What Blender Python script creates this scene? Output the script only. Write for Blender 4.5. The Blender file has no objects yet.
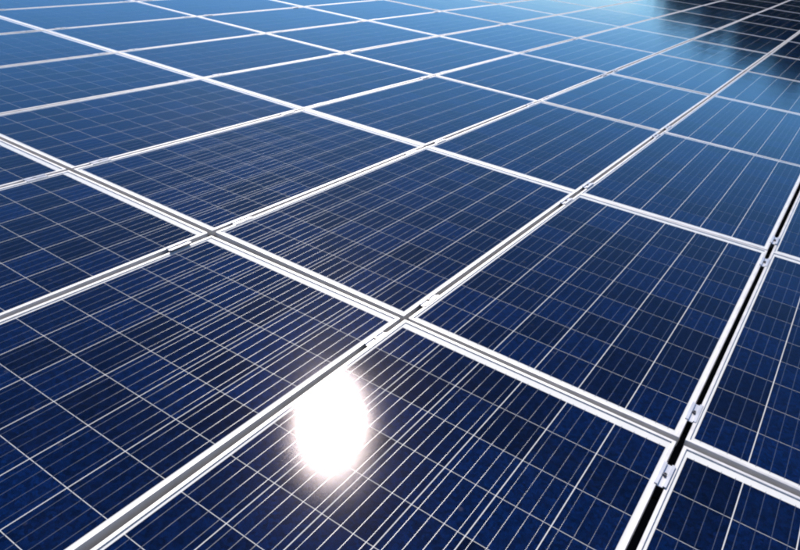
import bpy, bmesh, math, random
import numpy as np
from mathutils import Matrix, Vector

random.seed(7)
rng = np.random.default_rng(7)
scene = bpy.context.scene
COL = scene.collection

# ------------------------------------------------------------------ frame of the array
# Array coordinates: u across the panel columns, v along the panels, w up from the frame tops.
# The roof under the array slopes a little, so the array plane is tilted in the world.
ROOF_Z = 6.0
CAM_C = Vector((1.09573394, -1.7249315, 1.33162098))
RIGHT = Vector((0.8386267, 0.53603854, 0.09678813))
UP = Vector((-0.33551286, 0.36835317, 0.86703348))
FWD = Vector((-0.42911115, 0.75959109, -0.48875863))
g = (Vector((0, 0, 1)) - RIGHT.z * RIGHT).normalized()          # true up, in array coordinates
xw = (Vector((1, 0, 0)) - g.x * g).normalized()
yw = g.cross(xw)
ROT = Matrix((xw, yw, g)).to_4x4()
ARRAY = Matrix.Translation((0, 0, ROOF_Z)) @ ROT                 # array -> world


def W(u, v, w=0.0):
    return ARRAY @ Vector((u, v, w))


# ------------------------------------------------------------------ camera
F_PX, PP_X = 666.12, 39.79
cam_data = bpy.data.cameras.new("camera")
cam = bpy.data.objects.new("camera", cam_data)
COL.objects.link(cam)
cam_rot = Matrix((RIGHT, UP, -FWD)).transposed().to_4x4()
cam.matrix_world = ARRAY @ Matrix.Translation(CAM_C) @ cam_rot
cam_data.sensor_width = 36.0
cam_data.lens = F_PX / 800 * 36.0
cam_data.shift_x = -PP_X / 800
cam_data.clip_start = 0.02
cam_data.clip_end = 6000
scene.camera = cam

# ------------------------------------------------------------------ sun, sky, exposure
def pixel_ray(px, py):
    d = RIGHT * ((px - 400 - PP_X) / F_PX) - UP * ((py - 275) / F_PX) + FWD
    return d.normalized()


_d = pixel_ray(331, 427)
sun_array = Vector((_d.x, _d.y, -_d.z))                          # the sun mirrored in the glass
sun_dir = (ROT.to_3x3() @ sun_array).normalized()
SUN_EL = math.asin(sun_dir.z)
SUN_AZ = math.atan2(sun_dir.x, sun_dir.y)

world = bpy.data.worlds.new("World")
scene.world = world
world.use_nodes = True
wn = world.node_tree.nodes
wn.clear()
sky = wn.new("ShaderNodeTexSky")
sky.sky_type = 'NISHITA'
sky.sun_disc = False
sky.sun_elevation = SUN_EL
sky.sun_rotation = SUN_AZ
sky.altitude = 2000
sky.air_density = 1.0
sky.dust_density = 0.0
sky.ozone_density = 8.0
bg = wn.new("ShaderNodeBackground")
bg.inputs["Strength"].default_value = 0.105
wo = wn.new("ShaderNodeOutputWorld")
# low bank of hazy cloud all round the horizon
wl = world.node_tree.links
wt = wn.new("ShaderNodeTexCoord")
wsep = wn.new("ShaderNodeSeparateXYZ")
wl.new(wt.outputs["Generated"], wsep.inputs[0])
wband = wn.new("ShaderNodeMapRange")
wband.interpolation_type = 'SMOOTHSTEP'
wband.inputs["From Min"].default_value = 0.115
wband.inputs["From Max"].default_value = 0.045
wl.new(wsep.outputs["Z"], wband.inputs["Value"])
wmap = wn.new("ShaderNodeMapping")
wmap.inputs["Scale"].default_value = (1.0, 1.0, 2.6)
wl.new(wt.outputs["Generated"], wmap.inputs["Vector"])
wnoise = wn.new("ShaderNodeTexNoise")
wnoise.inputs["Scale"].default_value = 9.0
wnoise.inputs["Detail"].default_value = 6.0
wl.new(wmap.outputs[0], wnoise.inputs["Vector"])
wth = wn.new("ShaderNodeMapRange")
wth.interpolation_type = 'SMOOTHSTEP'
wth.inputs["From Min"].default_value = 0.30
wth.inputs["From Max"].default_value = 0.55
wth.inputs["To Max"].default_value = 0.9
wl.new(wnoise.outputs["Fac"], wth.inputs["Value"])
wmul = wn.new("ShaderNodeMath")
wmul.operation = 'MULTIPLY'
wl.new(wband.outputs[0], wmul.inputs[0])
wl.new(wth.outputs[0], wmul.inputs[1])
wmix = wn.new("ShaderNodeMix")
wmix.data_type = 'RGBA'
wl.new(wmul.outputs[0], wmix.inputs[0])
wl.new(sky.outputs[0], wmix.inputs[6])
wmix.inputs[7].default_value = (11.0, 11.2, 11.4, 1)
wl.new(wmix.outputs[2], bg.inputs[0])
world.node_tree.links.new(bg.outputs[0], wo.inputs[0])

sun_l = bpy.data.lights.new("sun", 'SUN')
sun_l.energy = 5.0
sun_l.angle = math.radians(0.53)
sun_l.color = (1.0, 0.90, 0.81)
sun = bpy.data.objects.new("sun", sun_l)
COL.objects.link(sun)
sun.matrix_world = Matrix.Translation((0, 0, 40)) @ sun_dir.to_track_quat('Z', 'Y').to_matrix().to_4x4()

vs = scene.view_settings
vs.view_transform = 'Standard'
vs.look = 'None'
vs.exposure = 0.35
vs.gamma = 1.0
vs.use_curve_mapping = False
scene.cycles.max_bounces = 7
scene.cycles.transparent_max_bounces = 16
scene.cycles.use_denoising = True
scene.cycles.denoising_prefilter = 'ACCURATE'
scene.cycles.use_adaptive_sampling = False
scene.cycles.sample_clamp_indirect = 4.0
scene.cycles.sample_clamp_direct = 3.0
scene.cycles.filter_width = 2.3


# ------------------------------------------------------------------ materials
def new_mat(name):
    m = bpy.data.materials.new(name)
    m.use_nodes = True
    nt = m.node_tree
    nt.nodes.clear()
    out = nt.nodes.new("ShaderNodeOutputMaterial")
    return m, nt, out


def N(nt, kind, **props):
    n = nt.nodes.new(kind)
    for k, v in props.items():
        setattr(n, k, v)
    return n


def principled(nt, out, color=(0.5, 0.5, 0.5), rough=0.5, metal=0.0, spec=0.5):
    p = N(nt, "ShaderNodeBsdfPrincipled")
    p.inputs["Base Color"].default_value = (*color, 1)
    p.inputs["Roughness"].default_value = rough
    p.inputs["Metallic"].default_value = metal
    p.inputs["Specular IOR Level"].default_value = spec
    nt.links.new(p.outputs[0], out.inputs["Surface"])
    return p


def mix_rgb(nt, a, b, fac):
    m = N(nt, "ShaderNodeMix", data_type='RGBA')
    for sock, val in ((m.inputs[6], a), (m.inputs[7], b)):
        if isinstance(val, tuple):
            sock.default_value = (*val, 1)
        else:
            nt.links.new(val, sock)
    if isinstance(fac, float):
        m.inputs[0].default_value = fac
    else:
        nt.links.new(fac, m.inputs[0])
    return m.outputs[2]


def ramp(nt, src, lo, hi, a=0.0, b=1.0):
    r = N(nt, "ShaderNodeMapRange")
    r.inputs["From Min"].default_value = lo
    r.inputs["From Max"].default_value = hi
    r.inputs["To Min"].default_value = a
    r.inputs["To Max"].default_value = b
    nt.links.new(src, r.inputs["Value"])
    return r.outputs[0]


def math_node(nt, op, a, b):
    m = N(nt, "ShaderNodeMath", operation=op)
    for s, v in ((m.inputs[0], a), (m.inputs[1], b)):
        if isinstance(v, (int, float)):
            s.default_value = v
        else:
            nt.links.new(v, s)
    return m.outputs[0]


def shifted(nt, tc, oi, amount):
    """Object coordinates moved by a different amount for each object."""
    v = N(nt, "ShaderNodeVectorMath", operation='ADD')
    nt.links.new(tc.outputs["Object"], v.inputs[0])
    nt.links.new(math_node(nt, 'MULTIPLY', oi.outputs["Random"], amount), v.inputs[1])
    return v.outputs[0]


def mat_cell():
    """Polycrystalline silicon: blue with randomly oriented crystal grains."""
    m, nt, out = new_mat("silicon_cell")
    p = principled(nt, out, rough=0.6, spec=0.0)
    tc = N(nt, "ShaderNodeTexCoord")
    oi = N(nt, "ShaderNodeObjectInfo")
    att = N(nt, "ShaderNodeAttribute", attribute_name="tone")
    tone = math_node(nt, 'ADD', oi.outputs["Random"], att.outputs["Fac"])
    tone = math_node(nt, 'FRACT', tone, 0.0)
    off = shifted(nt, tc, oi, 13.7)
    v1 = N(nt, "ShaderNodeTexVoronoi")
    v1.inputs["Scale"].default_value = 95
    nt.links.new(off, v1.inputs["Vector"])
    v2 = N(nt, "ShaderNodeTexVoronoi")
    v2.inputs["Scale"].default_value = 330
    nt.links.new(off, v2.inputs["Vector"])
    s1 = N(nt, "ShaderNodeSeparateColor")
    nt.links.new(v1.outputs["Color"], s1.inputs[0])
    s2 = N(nt, "ShaderNodeSeparateColor")
    nt.links.new(v2.outputs["Color"], s2.inputs[0])
    grain = math_node(nt, 'MULTIPLY', ramp(nt, s1.outputs[0], 0, 1, 0.62, 1.38), ramp(nt, s2.outputs[0], 0, 1, 0.68, 1.32))
    col = mix_rgb(nt, (0.0005, 0.0034, 0.019), (0.0008, 0.0092, 0.052), ramp(nt, tone, 0.0, 1.0, 0.0, 1.0))
    hue = mix_rgb(nt, col, (0.0014, 0.006, 0.036), ramp(nt, s1.outputs[1], 0.6, 1.0, 0.0, 0.5))
    vm = N(nt, "ShaderNodeVectorMath", operation='SCALE')
    nt.links.new(hue, vm.inputs[0])
    nt.links.new(grain, vm.inputs["Scale"])
    nt.links.new(vm.outputs[0], p.inputs["Base Color"])
    return m


def mat_glass():
    """Textured cover glass laminated over the cells: Fresnel mirror above, clear below."""
    m, nt, out = new_mat("cover_glass")
    tc = N(nt, "ShaderNodeTexCoord")
    oi = N(nt, "ShaderNodeObjectInfo")
    n1 = N(nt, "ShaderNodeTexNoise")
    n1.inputs["Scale"].default_value = 1100
    n1.inputs["Detail"].default_value = 2
    nt.links.new(tc.outputs["Object"], n1.inputs["Vector"])
    n2 = N(nt, "ShaderNodeTexNoise")
    n2.inputs["Scale"].default_value = 4.0
    n2.inputs["Detail"].default_value = 1.0
    moved = shifted(nt, tc, oi, 17.3)
    nt.links.new(moved, n2.inputs["Vector"])
    b1 = N(nt, "ShaderNodeBump")
    b1.inputs["Strength"].default_value = 1.0
    b1.inputs["Distance"].default_value = 0.000034
    nt.links.new(n1.outputs["Fac"], b1.inputs["Height"])
    b2 = N(nt, "ShaderNodeBump")
    b2.inputs["Strength"].default_value = 1.0
    b2.inputs["Distance"].default_value = 0.0009
    nt.links.new(n2.outputs["Fac"], b2.inputs["Height"])
    nt.links.new(b1.outputs[0], b2.inputs["Normal"])
    lw = N(nt, "ShaderNodeLayerWeight")          # Schlick's curve, the same from above and below
    lw.inputs["Blend"].default_value = 0.5
    f5 = math_node(nt, 'POWER', lw.outputs["Facing"], 5.0)
    fres = math_node(nt, 'ADD', math_node(nt, 'MULTIPLY', f5, 0.980), 0.020)
    g1 = N(nt, "ShaderNodeBsdfAnisotropic", distribution='BECKMANN')
    g1.inputs["Roughness"].default_value = 0.128
    nt.links.new(b2.outputs[0], g1.inputs["Normal"])
    # anti-reflective coat: faint magenta cast seen from above, blue at a glancing angle
    coat = mix_rgb(nt, (1.0, 0.93, 1.0), (0.72, 0.97, 1.0), ramp(nt, lw.outputs["Facing"], 0.38, 0.75))
    nt.links.new(coat, g1.inputs["Color"])
    g2 = N(nt, "ShaderNodeBsdfAnisotropic", distribution='GGX')
    nt.links.new(coat, g2.inputs["Color"])
    g2.inputs["Roughness"].default_value = 0.165
    nt.links.new(b2.outputs[0], g2.inputs["Normal"])
    gm = N(nt, "ShaderNodeMixShader")
    gm.inputs[0].default_value = 0.075
    nt.links.new(g1.outputs[0], gm.inputs[1])
    nt.links.new(g2.outputs[0], gm.inputs[2])
    tr = N(nt, "ShaderNodeBsdfTransparent")
    tr.inputs[0].default_value = (0.97, 0.985, 0.98, 1)
    mx = N(nt, "ShaderNodeMixShader")
    nt.links.new(fres, mx.inputs[0])
    nt.links.new(tr.outputs[0], mx.inputs[1])
    nt.links.new(gm.outputs[0], mx.inputs[2])
    # thin dust film
    d = N(nt, "ShaderNodeTexNoise")
    d.inputs["Scale"].default_value = 7
    d.inputs["Detail"].default_value = 4
    d.inputs["Roughness"].default_value = 0.7
    nt.links.new(moved, d.inputs["Vector"])
    df = N(nt, "ShaderNodeBsdfDiffuse")
    df.inputs[0].default_value = (0.42, 0.40, 0.36, 1)
    m2 = N(nt, "ShaderNodeMixShader")
    sp = N(nt, "ShaderNodeTexVoronoi")      # sparse dried specks
    sp.inputs["Scale"].default_value = 9
    nt.links.new(moved, sp.inputs["Vector"])
    speck = ramp(nt, sp.outputs["Distance"], 0.04, 0.08, 0.05, 0.0)
    film = ramp(nt, d.outputs["Fac"], 0.45, 0.8, 0.0, 0.004)
    nt.links.new(math_node(nt, 'ADD', film, speck), m2.inputs[0])
    nt.links.new(mx.outputs[0], m2.inputs[1])
    nt.links.new(df.outputs[0], m2.inputs[2])
    nt.links.new(m2.outputs[0], out.inputs["Surface"])
    m.use_transparent_shadow = True
    return m


def mat_aluminium(name, lo, hi, rough, metal):
    """Anodised aluminium with faint drawn streaks and smudges."""
    m, nt, out = new_mat(name)
    p = principled(nt, out, rough=rough, metal=metal)
    tc = N(nt, "ShaderNodeTexCoord")
    n = N(nt, "ShaderNodeTexNoise")
    n.inputs["Scale"].default_value = 14
    n.inputs["Detail"].default_value = 6
    nt.links.new(tc.outputs["Object"], n.inputs["Vector"])
    nt.links.new(mix_rgb(nt, lo, hi, ramp(nt, n.outputs["Fac"], 0.3, 0.65)), p.inputs["Base Color"])
    nt.links.new(ramp(nt, n.outputs["Fac"], 0.2, 0.8, rough - 0.05, rough + 0.05), p.inputs["Roughness"])
    return m


def mat_noise(name, lo, hi, scale, rough=0.9, metal=0.0):
    m, nt, out = new_mat(name)
    p = principled(nt, out, rough=rough, metal=metal, spec=0.2)
    tc = N(nt, "ShaderNodeTexCoord")
    n = N(nt, "ShaderNodeTexNoise")
    n.inputs["Scale"].default_value = scale
    n.inputs["Detail"].default_value = 8
    n.inputs["Roughness"].default_value = 0.65
    nt.links.new(tc.outputs["Object"], n.inputs["Vector"])
    nt.links.new(mix_rgb(nt, lo, hi, ramp(nt, n.outputs["Fac"], 0.35, 0.65)), p.inputs["Base Color"])
    return m


M_CELL = mat_cell()
M_GLASS = mat_glass()
M_FRAME = mat_aluminium("anodised_frame", (0.54, 0.545, 0.55), (0.64, 0.645, 0.65), 0.5, 0.45)
M_CLAMP = mat_aluminium("mill_aluminium", (0.58, 0.60, 0.63), (0.70, 0.71, 0.73), 0.36, 0.6)
M_RAIL = mat_aluminium("black_rail", (0.02, 0.02, 0.02), (0.035, 0.035, 0.035), 0.5, 0.3)
M_BOLT = mat_noise("steel_bolt", (0.10, 0.10, 0.105), (0.20, 0.20, 0.21), 300, 0.4, 0.8)
M_BACK = mat_noise("white_backsheet", (0.64, 0.65, 0.66), (0.70, 0.70, 0.70), 9, 0.6)
M_BUS = mat_aluminium("tinned_ribbon", (0.25, 0.26, 0.28), (0.31, 0.31, 0.33), 0.20, 0.80)
M_ROOF = mat_noise("dark_roof_membrane", (0.035, 0.035, 0.037), (0.06, 0.06, 0.06), 3)
M_WALL = mat_noise("grey_cladding", (0.30, 0.30, 0.30), (0.36, 0.36, 0.35), 2)
M_GROUND = mat_noise("dry_meadow", (0.06, 0.08, 0.03), (0.13, 0.12, 0.06), 0.08)
M_LEAF = mat_noise("dark_foliage", (0.014, 0.028, 0.012), (0.035, 0.055, 0.022), 2.5)
M_BARK = mat_noise("bark", (0.05, 0.04, 0.03), (0.11, 0.09, 0.07), 6)


# ------------------------------------------------------------------ mesh helpers
def mesh(name, verts, faces, mat, smooth=False):
    me = bpy.data.meshes.new(name)
    me.from_pydata([tuple(v) for v in verts], [], faces)
    me.materials.append(mat)
    if smooth:
        me.polygons.foreach_set("use_smooth", [True] * len(me.polygons))
    me.update()
    return me


def box_vf(x0, x1, y0, y1, z0, z1):
    v = [(x0, y0, z0), (x1, y0, z0), (x1, y1, z0), (x0, y1, z0), (x0, y0, z1), (x1, y0, z1), (x1, y1, z1), (x0, y1, z1)]
    f = [(3, 2, 1, 0), (4, 5, 6, 7), (0, 1, 5, 4), (1, 2, 6, 5), (2, 3, 7, 6), (3, 0, 4, 7)]
    return v, f


def join_vf(parts):
    V, Fc = [], []
    for v, f in parts:
        o = len(V)
        V += list(v)
        Fc += [tuple(i + o for i in q) for q in f]
    return V, Fc


def link(name, data, parent=None, loc=(0, 0, 0)):
    o = bpy.data.objects.new(name, data)
    COL.objects.link(o)
    if parent is not None:
        o.parent = parent
    o.location = loc
    return o


def tag(o, label=None, cat=None, group=None, kind=None):
    if label:
        o["label"] = label
    if cat:
        o["category"] = cat
    if group:
        o["group"] = group
    if kind:
        o["kind"] = kind
    return o


# ------------------------------------------------------------------ ground, building, trees
gs = 2600
ground = link("ground", mesh("ground", [(-gs, -gs, 0), (gs, -gs, 0), (gs, gs, 0), (-gs, gs, 0)], [(0, 1, 2, 3)], M_GROUND))
tag(ground, "dry grassy ground around the building, out of the picture", kind="structure")

U0, U1, V0, V1 = -13.5, 5.2, -4.6, 27.0
DECK = -0.42
bld = link("building", None)
tag(bld, "dark flat roofed building under the panels, glimpsed in the black joints", "building")
top = [W(U0, V0, DECK), W(U1, V0, DECK), W(U1, V1, DECK), W(U0, V1, DECK)]
low = [p - Vector((0, 0, 0.25)) for p in top]
link("roof", mesh("roof", top + low, [(0, 1, 2, 3), (7, 6, 5, 4), (0, 4, 5, 1), (1, 5, 6, 2), (2, 6, 7, 3), (3, 7, 4, 0)], M_ROOF), bld)
cen = sum(low, Vector()) / 4
for k in range(4):
    a, b = low[k], low[(k + 1) % 4]
    a, b = cen + (a - cen) * 0.985, cen + (b - cen) * 0.985
    n = (b - a).cross(Vector((0, 0, 1))).normalized() * 0.15
    ps = []
    for q in (a, b):
        ps += [Vector((q.x, q.y, -0.2)), Vector((q.x, q.y, q.z - 0.004)), Vector((q.x, q.y, q.z - 0.004)) - n, Vector((q.x, q.y, -0.2)) - n]
    link("wall", mesh("wall", ps, [(0, 1, 2, 3), (7, 6, 5, 4), (0, 4, 5, 1), (1, 5, 6, 2), (2, 6, 7, 3), (3, 7, 4, 0)], M_WALL), bld)


def tree_meshes(seed, h, r):
    """A broad crown of leaf quads in many clumps, over a tapered trunk with limbs."""
    rg = np.random.default_rng(seed)
    clumps = []
    for _ in range(120):
        t = rg.uniform(0.0, 1.0)
        z = h * (0.07 + 0.90 * t)
        rad = r * (math.sin(math.pi * min(1, 0.2 + 0.8 * t)) ** 0.6) * rg.uniform(0.15, 1.0) ** 0.5
        an = rg.uniform(0, 2 * math.pi)
        clumps.append((rad * math.cos(an), rad * math.sin(an), z, rg.uniform(0.7, 1.25)))
    V, Fc = [], []
    for (cx, cy, cz, cr) in clumps:
        for _ in range(85):
            d = rg.normal(size=3)
            d /= np.linalg.norm(d)
            c = np.array((cx, cy, cz)) + d * cr * rg.uniform(0.5, 1.0)
            a = rg.normal(size=3)
            a /= np.linalg.norm(a)
            b = np.cross(a, d)
            b /= np.linalg.norm(b) + 1e-9
            s = rg.uniform(0.16, 0.32)
            o = len(V)
            V += [c - a * s, c + b * s * 0.6, c + a * s, c - b * s * 0.6]
            Fc.append((o, o + 1, o + 2, o + 3))
    crown = mesh("crown", V, Fc, M_LEAF)
    parts = []

    def limb(p, q, r0, r1):
        p, q = Vector(p), Vector(q)
        d = (q - p).normalized()
        s = d.orthogonal().normalized()
        t = d.cross(s)
        v = []
        for c, rr in ((p, r0), (q, r1)):
            v += [c + (s * math.cos(k * math.pi / 4) + t * math.sin(k * math.pi / 4)) * rr for k in range(8)]
        parts.append((v, [(k, (k + 1) % 8, 8 + (k + 1) % 8, 8 + k) for k in range(8)]))
    limb((0, 0, -0.3), (0.1, 0, h * 0.35), 0.34, 0.24)
    limb((0.1, 0, h * 0.35), (0, 0.1, h * 0.9), 0.24, 0.05)
    for k in range(7):
        an = k * 2.4
        z = h * (0.2 + 0.08 * k)
        limb((0.06, 0.02, z), (math.cos(an) * r * 0.7, math.sin(an) * r * 0.7, z + h * 0.16), 0.11, 0.03)
    trunk = mesh("trunk", *join_vf(parts), M_BARK, True)
    return trunk, crown


# a row of dark trees off to the upper right, mirrored in the far panels
kinds = [tree_meshes(3, 12.5, 3.6), tree_meshes(8, 11.0, 3.2)]
TREES = [  # azimuth from +v towards +u (deg), distance, height (m), kind, words
    (-12.6, 44, 8.2, 1, "shortest dark tree, at the left end of the row, mirrored in far panels"),
    (-10.0, 46, 9.0, 0, "dark tree second from the row's left end, mirrored in the far panels"),
    (-7.0, 43, 9.2, 1, "dark tree third from the row's left end, mirrored in the far panels"),
    (-3.6, 45, 10.0, 0, "dark tree fourth from the row's left end, mirrored in the far panels"),
    (0.6, 44, 11.0, 1, "dark tree in the middle of the row, beyond the upper right corner"),
    (5.4, 45, 12.8, 0, "dark tree fourth from the row's right end, outside the picture"),
    (10.0, 44, 12.5, 1, "dark tree third from the row's right end, outside the picture"),
    (14.6, 46, 12.9, 0, "dark tree second from the row's right end, outside the picture"),
    (19.2, 45, 12.2, 1, "dark tree at the right end of the row, outside the picture"),
]
for az, dist, sc, kd, words in TREES:
    d = Vector((math.sin(math.radians(az)), math.cos(math.radians(az)), 0))
    p = W(CAM_C.x + d.x * dist, CAM_C.y + d.y * dist, 0)
    t = link("broadleaf_tree", None, None, (p.x, p.y, 0))
    k = sc / (12.5, 11.0)[kd]
    t.scale = (k * 0.5 + 0.5, k * 0.5 + 0.5, k)
    t.rotation_euler.z = az * 3.1
    tag(t, words, "tree", "dark trees beyond the roof")
    link("trunk", kinds[kd][0], t)
    link("crown", kinds[kd][1], t)

# ------------------------------------------------------------------ solar panel meshes
PW, PL, PH = 0.992, 1.650, 0.035          # width, length, frame height
GAP_U, GAP_V, GAP_V0 = 0.020, 0.004, 0.024
PITCH_U = PW + GAP_U
PITCH_V = PL + GAP_V
CELL, CG_U, CG_V = 0.1560, 0.0030, 0.0021
MARG_U = (PW - 6 * CELL - 5 * CG_U) / 2
SPAN_V = 10 * CELL + 9 * CG_V
NEAR_M = 0.0295
HX, HY = PW / 2, PL / 2


def frame_mesh():
    prof = [(0, -PH), (0, -0.0008), (0.0008, 0), (0.0102, 0), (0.011, -0.0008), (0.011, -0.0068), (0.002, -0.0068), (0.002, -PH + 0.002), (0.024, -PH + 0.002), (0.024, -PH)]
    V, Fc = [], []
    for (sx, sy) in ((-1, -1), (1, -1), (1, 1), (-1, 1)):
        V += [(sx * (HX - a), sy * (HY - a), z) for a, z in prof]
    n = len(prof)
    for c in range(4):
        for k in range(n):
            a, b = c * n + k, c * n + (k + 1) % n
            c2 = ((c + 1) % 4) * n
            Fc.append((a, c2 + k, c2 + (k + 1) % n, b)[::-1])
    me = mesh("frame", V, Fc, M_FRAME)
    bm = bmesh.new()
    bm.from_mesh(me)
    bmesh.ops.recalc_face_normals(bm, faces=bm.faces)
    bm.to_mesh(me)
    bm.free()
    return me


def glass_mesh():
    a, b, z1, z0 = HX - 0.0112, HY - 0.0112, -0.0012, -0.0030
    v = [(-a, -b, z1), (a, -b, z1), (a, b, z1), (-a, b, z1), (-a, -b, z0), (a, -b, z0), (a, b, z0), (-a, b, z0)]
    return mesh("glass", v, [(0, 1, 2, 3), (0, 4, 5, 1), (1, 5, 6, 2), (2, 6, 7, 3), (3, 7, 4, 0)], M_GLASS)


CELL_Z, BACK_Z = -0.0037, -0.0042
frame_me = frame_mesh()
glass_me = glass_mesh()
back_me = mesh("backsheet", *box_vf(-HX + 0.0112, HX - 0.0112, -HY + 0.0112, HY - 0.0112, -0.0052, BACK_Z), M_BACK)


def cell_vf(x, y):
    c = CELL / 2
    v, f = box_vf(x - c, x + c, y - c, y + c, -0.0004, 0.0)
    return v, f[1:]


def cell_x(i):
    return -HX + MARG_U + CELL / 2 + i * (CELL + CG_U)


def cell_y(j):
    return -HY + NEAR_M + CELL / 2 + j * (CELL + CG_V)


def tone_attr(me, vals):
    at = me.attributes.new("tone", 'FLOAT', 'FACE')
    at.data.foreach_set("value", vals)


cell_me = mesh("cell", *cell_vf(0, 0), M_CELL)
tone_attr(cell_me, [0.0] * 5)
grid_variants = []
for k in range(5):
    gv = mesh("cell_grid", *join_vf([cell_vf(cell_x(i), cell_y(j)) for j in range(10) for i in range(6)]), M_CELL)
    tones = []
    for _ in range(60):
        tones += [random.random()] * 5
    tone_attr(gv, tones)
    grid_variants.append(gv)

BUS_W, BUS_H, BUS_L = 0.00055, 0.00005, SPAN_V / 2 + 0.006


def bus_vf(x=0.0):
    pts = [(-BUS_W, 0.0), (-BUS_W * 0.7, BUS_H * 0.65), (0, BUS_H), (BUS_W * 0.7, BUS_H * 0.65), (BUS_W, 0.0)]
    v = [(x + a, s * BUS_L, b) for s in (-1, 1) for a, b in pts]
    return v, [(k, k + 1, 6 + k, 5 + k) for k in range(4)]


BUS_Y = cell_y(4.5)
BUS_X = [cell_x(i) + CELL * (f - 0.5) for i in range(6) for f in (0.125, 0.375, 0.625, 0.875)]
bus_me = mesh("busbar", *bus_vf(), M_BUS, True)
bus_all_me = mesh("busbar_grid", *join_vf([bus_vf(x) for x in BUS_X]), M_BUS, True)

# ------------------------------------------------------------------ which panels the picture shows
def project(u, v):
    d = Vector((u, v, 0)) - CAM_C
    z = d.dot(FWD)
    if z < 0.05:
        return None
    return (400 + PP_X + F_PX * d.dot(RIGHT) / z, 275 - F_PX * d.dot(UP) / z, z)


def row_start(j):
    return 0.012 - 0.010 + j * PITCH_V if j >= 0 else 0.002 - GAP_V0 - PL + (j + 1) * PITCH_V


def in_view(u0, u1, v0, v1, m=0):
    n = 0
    for a in range(13):
        for b in range(13):
            p = project(u0 + (u1 - u0) * a / 12, v0 + (v1 - v0) * b / 12)
            if p and -m <= p[0] <= 800 + m and -m <= p[1] <= 550 + m:
                n += 1
    return n


def px_per_m(u, v):
    a, b, c = project(u, v), project(u + 0.01, v), project(u, v + 0.01)
    if not (a and b and c):
        return 0
    return math.sqrt(abs((b[0] - a[0]) * (c[1] - a[1]) - (b[1] - a[1]) * (c[0] - a[0]))) * 100


WORD = ["no", "one", "two", "three", "four", "five", "six", "seven", "eight", "nine", "ten", "eleven", "twelve", "thirteen", "fourteen"]


def where(i, j):
    """Place of a panel next to the one with the sun's glare (column 0, row -1)."""
    r = j + 1
    rows = "" if r == 0 else f"{WORD[r]} row{'s' * (r > 1)} beyond"
    c = abs(i)
    cols = "" if i == 0 else f"{WORD[c]} column{'s' * (c > 1)} {'left of' if i < 0 else 'right of'}"
    return rows, cols


def panel_label(i, j, dark, pale):
    if (i, j) == (0, -1):
        return "navy solar panel with the blinding white sun glare near its upper left corner"
    rows, cols = where(i, j)
    look = "nearly black solar panel" if dark else ("pale sky-blue solar panel" if pale else "dark blue solar panel")
    if rows and cols:
        return f"{look} {cols} and {rows} the glaring panel"
    if cols:
        return f"{look} {cols} the glaring panel, in its own row"
    return f"{look} in the glaring panel's own column, {rows} it"


panels = {}
for j in range(-1, 14):
    for i in range(-12, 4):
        u0, v0 = i * PITCH_U + GAP_U / 2, row_start(j)
        n = in_view(u0, u0 + PW, v0, v0 + PL)
        near = n == 0 and in_view(u0, u0 + PW, v0, v0 + PL, 45) > 6 and px_per_m(u0 + HX, v0 + HY) > 10
        if n == 0 and not near:
            continue
        uc, vc = u0 + HX, v0 + HY
        root = link("solar_panel", None)
        tilt = Matrix.Rotation(math.radians(random.gauss(0, 0.10)), 4, 'X') @ Matrix.Rotation(math.radians(random.gauss(0, 0.10)), 4, 'Y')
        if (i, j) == (-1, -1):                   # this one sits a touch out of line
            tilt = Matrix.Rotation(math.radians(-0.5), 4, 'Y') @ Matrix.Rotation(math.radians(-0.3), 4, 'X')
        turn = Matrix.Rotation(math.pi if (j >= 1 and j % 2 == 1) else 0.0, 4, 'Z')
        root.matrix_world = ARRAY @ Matrix.Translation((uc + random.gauss(0, 0.0012), vc + random.gauss(0, 0.0008), random.uniform(-0.0010, 0.0))) @ Matrix.Rotation(random.gauss(0, 0.0006), 4, 'Z') @ tilt @ turn @ Matrix.Translation((0, 0, -PH))
        up = PH
        p = project(uc, vc)
        dark = bool(p and p[0] > 690 and p[1] < 75 and p[0] - 690 > (p[1] - 25) * 1.4)
        pale = bool(p and p[1] < 75 and not dark)
        tag(root, panel_label(i, j, dark, pale), "solar panel", "solar panels of the array")
        link("frame", frame_me, root, (0, 0, up))
        link("glass", glass_me, root, (0, 0, up))
        link("backsheet", back_me, root, (0, 0, up))
        if px_per_m(uc, vc) * CELL > 9.0 and n > 0:
            for a in range(6):
                for b in range(10):
                    link("cell", cell_me, root, (cell_x(a), cell_y(b), up + CELL_Z))
            for x in BUS_X:
                link("busbar", bus_me, root, (x, BUS_Y, up + CELL_Z + 0.00002))
        else:
            tag(link("cell_grid", random.choice(grid_variants), root, (0, 0, up + CELL_Z)), kind="stuff")
            tag(link("busbar_grid", bus_all_me, root, (0, BUS_Y, up + CELL_Z + 0.00002)), kind="stuff")
        panels[(i, j)] = (root, uc, vc, n)

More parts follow.
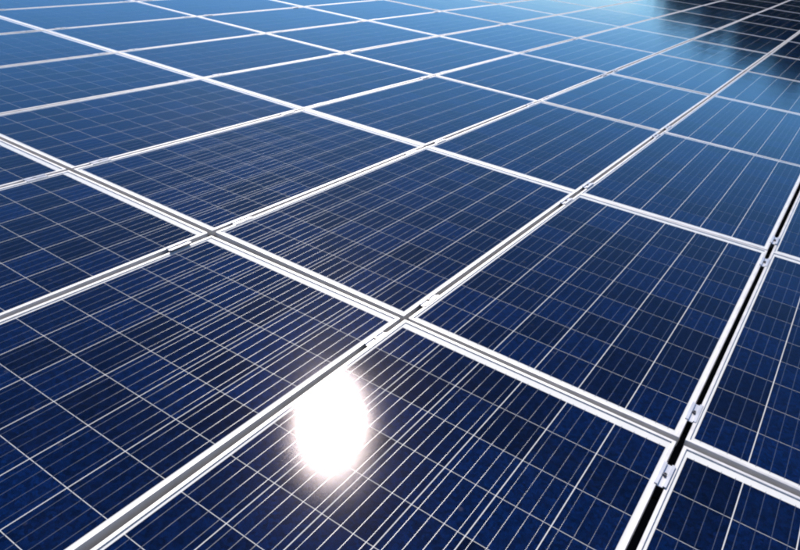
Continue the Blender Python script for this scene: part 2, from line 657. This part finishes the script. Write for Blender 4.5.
# ------------------------------------------------------------------ mounting rails under the panels
rails = link("mounting_frame", None)
rails.matrix_world = ARRAY @ Matrix.Translation((0, 0, -PH))
tag(rails, "black mounting rails under the panels, glimpsed through the joints", "mounting frame")
CLAMP_V = 0.155
for j in sorted({k[1] for k in panels}):
    us = [panels[k][1] for k in panels if k[1] == j]
    a, b = min(us) - HX - 0.05, max(us) + HX + 0.05
    for off in (CLAMP_V, PL - CLAMP_V):
        v = row_start(j) + off
        link("rail", mesh("rail", *join_vf([box_vf(a, b, v - 0.02, v + 0.02, -0.004, -0.0005), box_vf(a, b, v - 0.02, v - 0.017, -0.042, -0.004), box_vf(a, b, v + 0.017, v + 0.02, -0.042, -0.004), box_vf(a, b, v - 0.03, v + 0.03, -0.045, -0.042)]), M_RAIL), rails)
        x = a + 0.4
        parts = []
        while x < b:
            parts.append(box_vf(x - 0.02, x + 0.02, v - 0.02, v + 0.02, DECK + PH, -0.045))
            x += 2.1
        if parts:
            link("rail_feet", mesh("rail_feet", *join_vf(parts), M_RAIL), rails)

# ------------------------------------------------------------------ mid clamps in the joints
def clamp_meshes():
    L, hw, ov, t, dp = 0.050, GAP_U / 2 - 0.0006, 0.0075, 0.0024, 0.0055
    prof = [(-hw - ov, 0.0), (-hw - ov, t), (-hw + t, t), (-hw + t, -dp + t), (hw - t, -dp + t), (hw - t, t), (hw + ov, t), (hw + ov, 0.0), (hw, 0.0), (hw, -dp), (-hw, -dp), (-hw, 0.0)]
    n = len(prof)
    V = [(x, s * L, z) for s in (-1, 1) for x, z in prof]
    Fc = [(k, (k + 1) % n, n + (k + 1) % n, n + k) for k in range(n)]
    for s, o in ((0, 0), (1, n)):
        for q in ((0, 1, 2, 11), (2, 3, 10, 11), (3, 4, 9, 10), (4, 5, 8, 9), (5, 6, 7, 8)):
            Fc.append(tuple(i + o for i in q))
    me = mesh("bracket", V, Fc, M_CLAMP)
    bm = bmesh.new()
    bm.from_mesh(me)
    bmesh.ops.recalc_face_normals(bm, faces=bm.faces)
    bmesh.ops.bevel(bm, geom=[e for e in bm.edges], offset=0.0004, segments=1, affect='EDGES')
    bm.to_mesh(me)
    bm.free()
    # socket head bolt with a hexagonal recess
    V, Fc = [], []
    R, ri, h, dz = 0.0058, 0.0031, 0.0065, 0.005
    for k in range(12):
        c, s = math.cos(k * math.pi / 6), math.sin(k * math.pi / 6)
        V += [(R * c, R * s, 0), (R * c, R * s, h), (ri * c, ri * s, h), (ri * c, ri * s, h - dz)]
    for k in range(12):
        a, b = 4 * k, 4 * ((k + 1) % 12)
        for m in range(3):
            Fc.append((a + m, b + m, b + m + 1, a + m + 1))
    Fc.append(tuple(4 * k + 3 for k in range(12)))
    bolt = mesh("bolt", V, Fc, M_BOLT)
    # shank down to the rail
    v = []
    for z in (-0.0054, -0.045 + 0.008):
        v += [(0.004 * math.cos(k * math.pi / 4), 0.004 * math.sin(k * math.pi / 4), z) for k in range(8)]
    shank = mesh("shank", v, [(k, (k + 1) % 8, 8 + (k + 1) % 8, 8 + k) for k in range(8)], M_BOLT)
    return me, bolt, shank


bracket_me, bolt_me, shank_me = clamp_meshes()
for (i, j), (_r, uc, vc, n) in list(panels.items()):
    if (i + 1, j) not in panels:
        continue
    u = uc + HX + GAP_U / 2
    for end, off in (("near", CLAMP_V), ("far", PL - CLAMP_V)):
        v = row_start(j) + off
        p = project(u, v)
        if not p or not (-4 < p[0] < 804 and -4 < p[1] < 554):
            continue
        q0, q1 = project(u, v - 0.05), project(u, v + 0.05)
        if math.hypot(q1[0] - q0[0], q1[1] - q0[1]) < 3.2:
            continue
        c = link("panel_clamp", None)
        c.matrix_world = ARRAY @ Matrix.Translation((u, v + random.uniform(-0.006, 0.006), 0.0004)) @ Matrix.Rotation(random.gauss(0, 0.006), 4, 'Z')
        rows, cols = where(i, j)
        if (i, j) == (0, -1):
            s = f"silver clamp at {end} right corner of the glaring panel"
        else:
            s = f"silver clamp at {end} right corner of panel {cols.replace(' of', '')} {rows} glare panel".replace("  ", " ")
            if not rows:
                s = f"silver clamp at {end} right corner of panel {cols} glare panel"
            if not cols:
                s = f"silver clamp at {end} right corner of panel {rows} the glare panel"
        tag(c, s, "clamp", "clamps in the panel joints")
        link("bracket", bracket_me, c)
        b = link("bolt", bolt_me, c, (0, 0, -0.0030))
        b.rotation_euler.z = random.uniform(0, 1)
        link("shank", shank_me, c)
print("panels", len(panels), "visible", sum(1 for k in panels.values() if k[3]), "objects", len(bpy.data.objects))
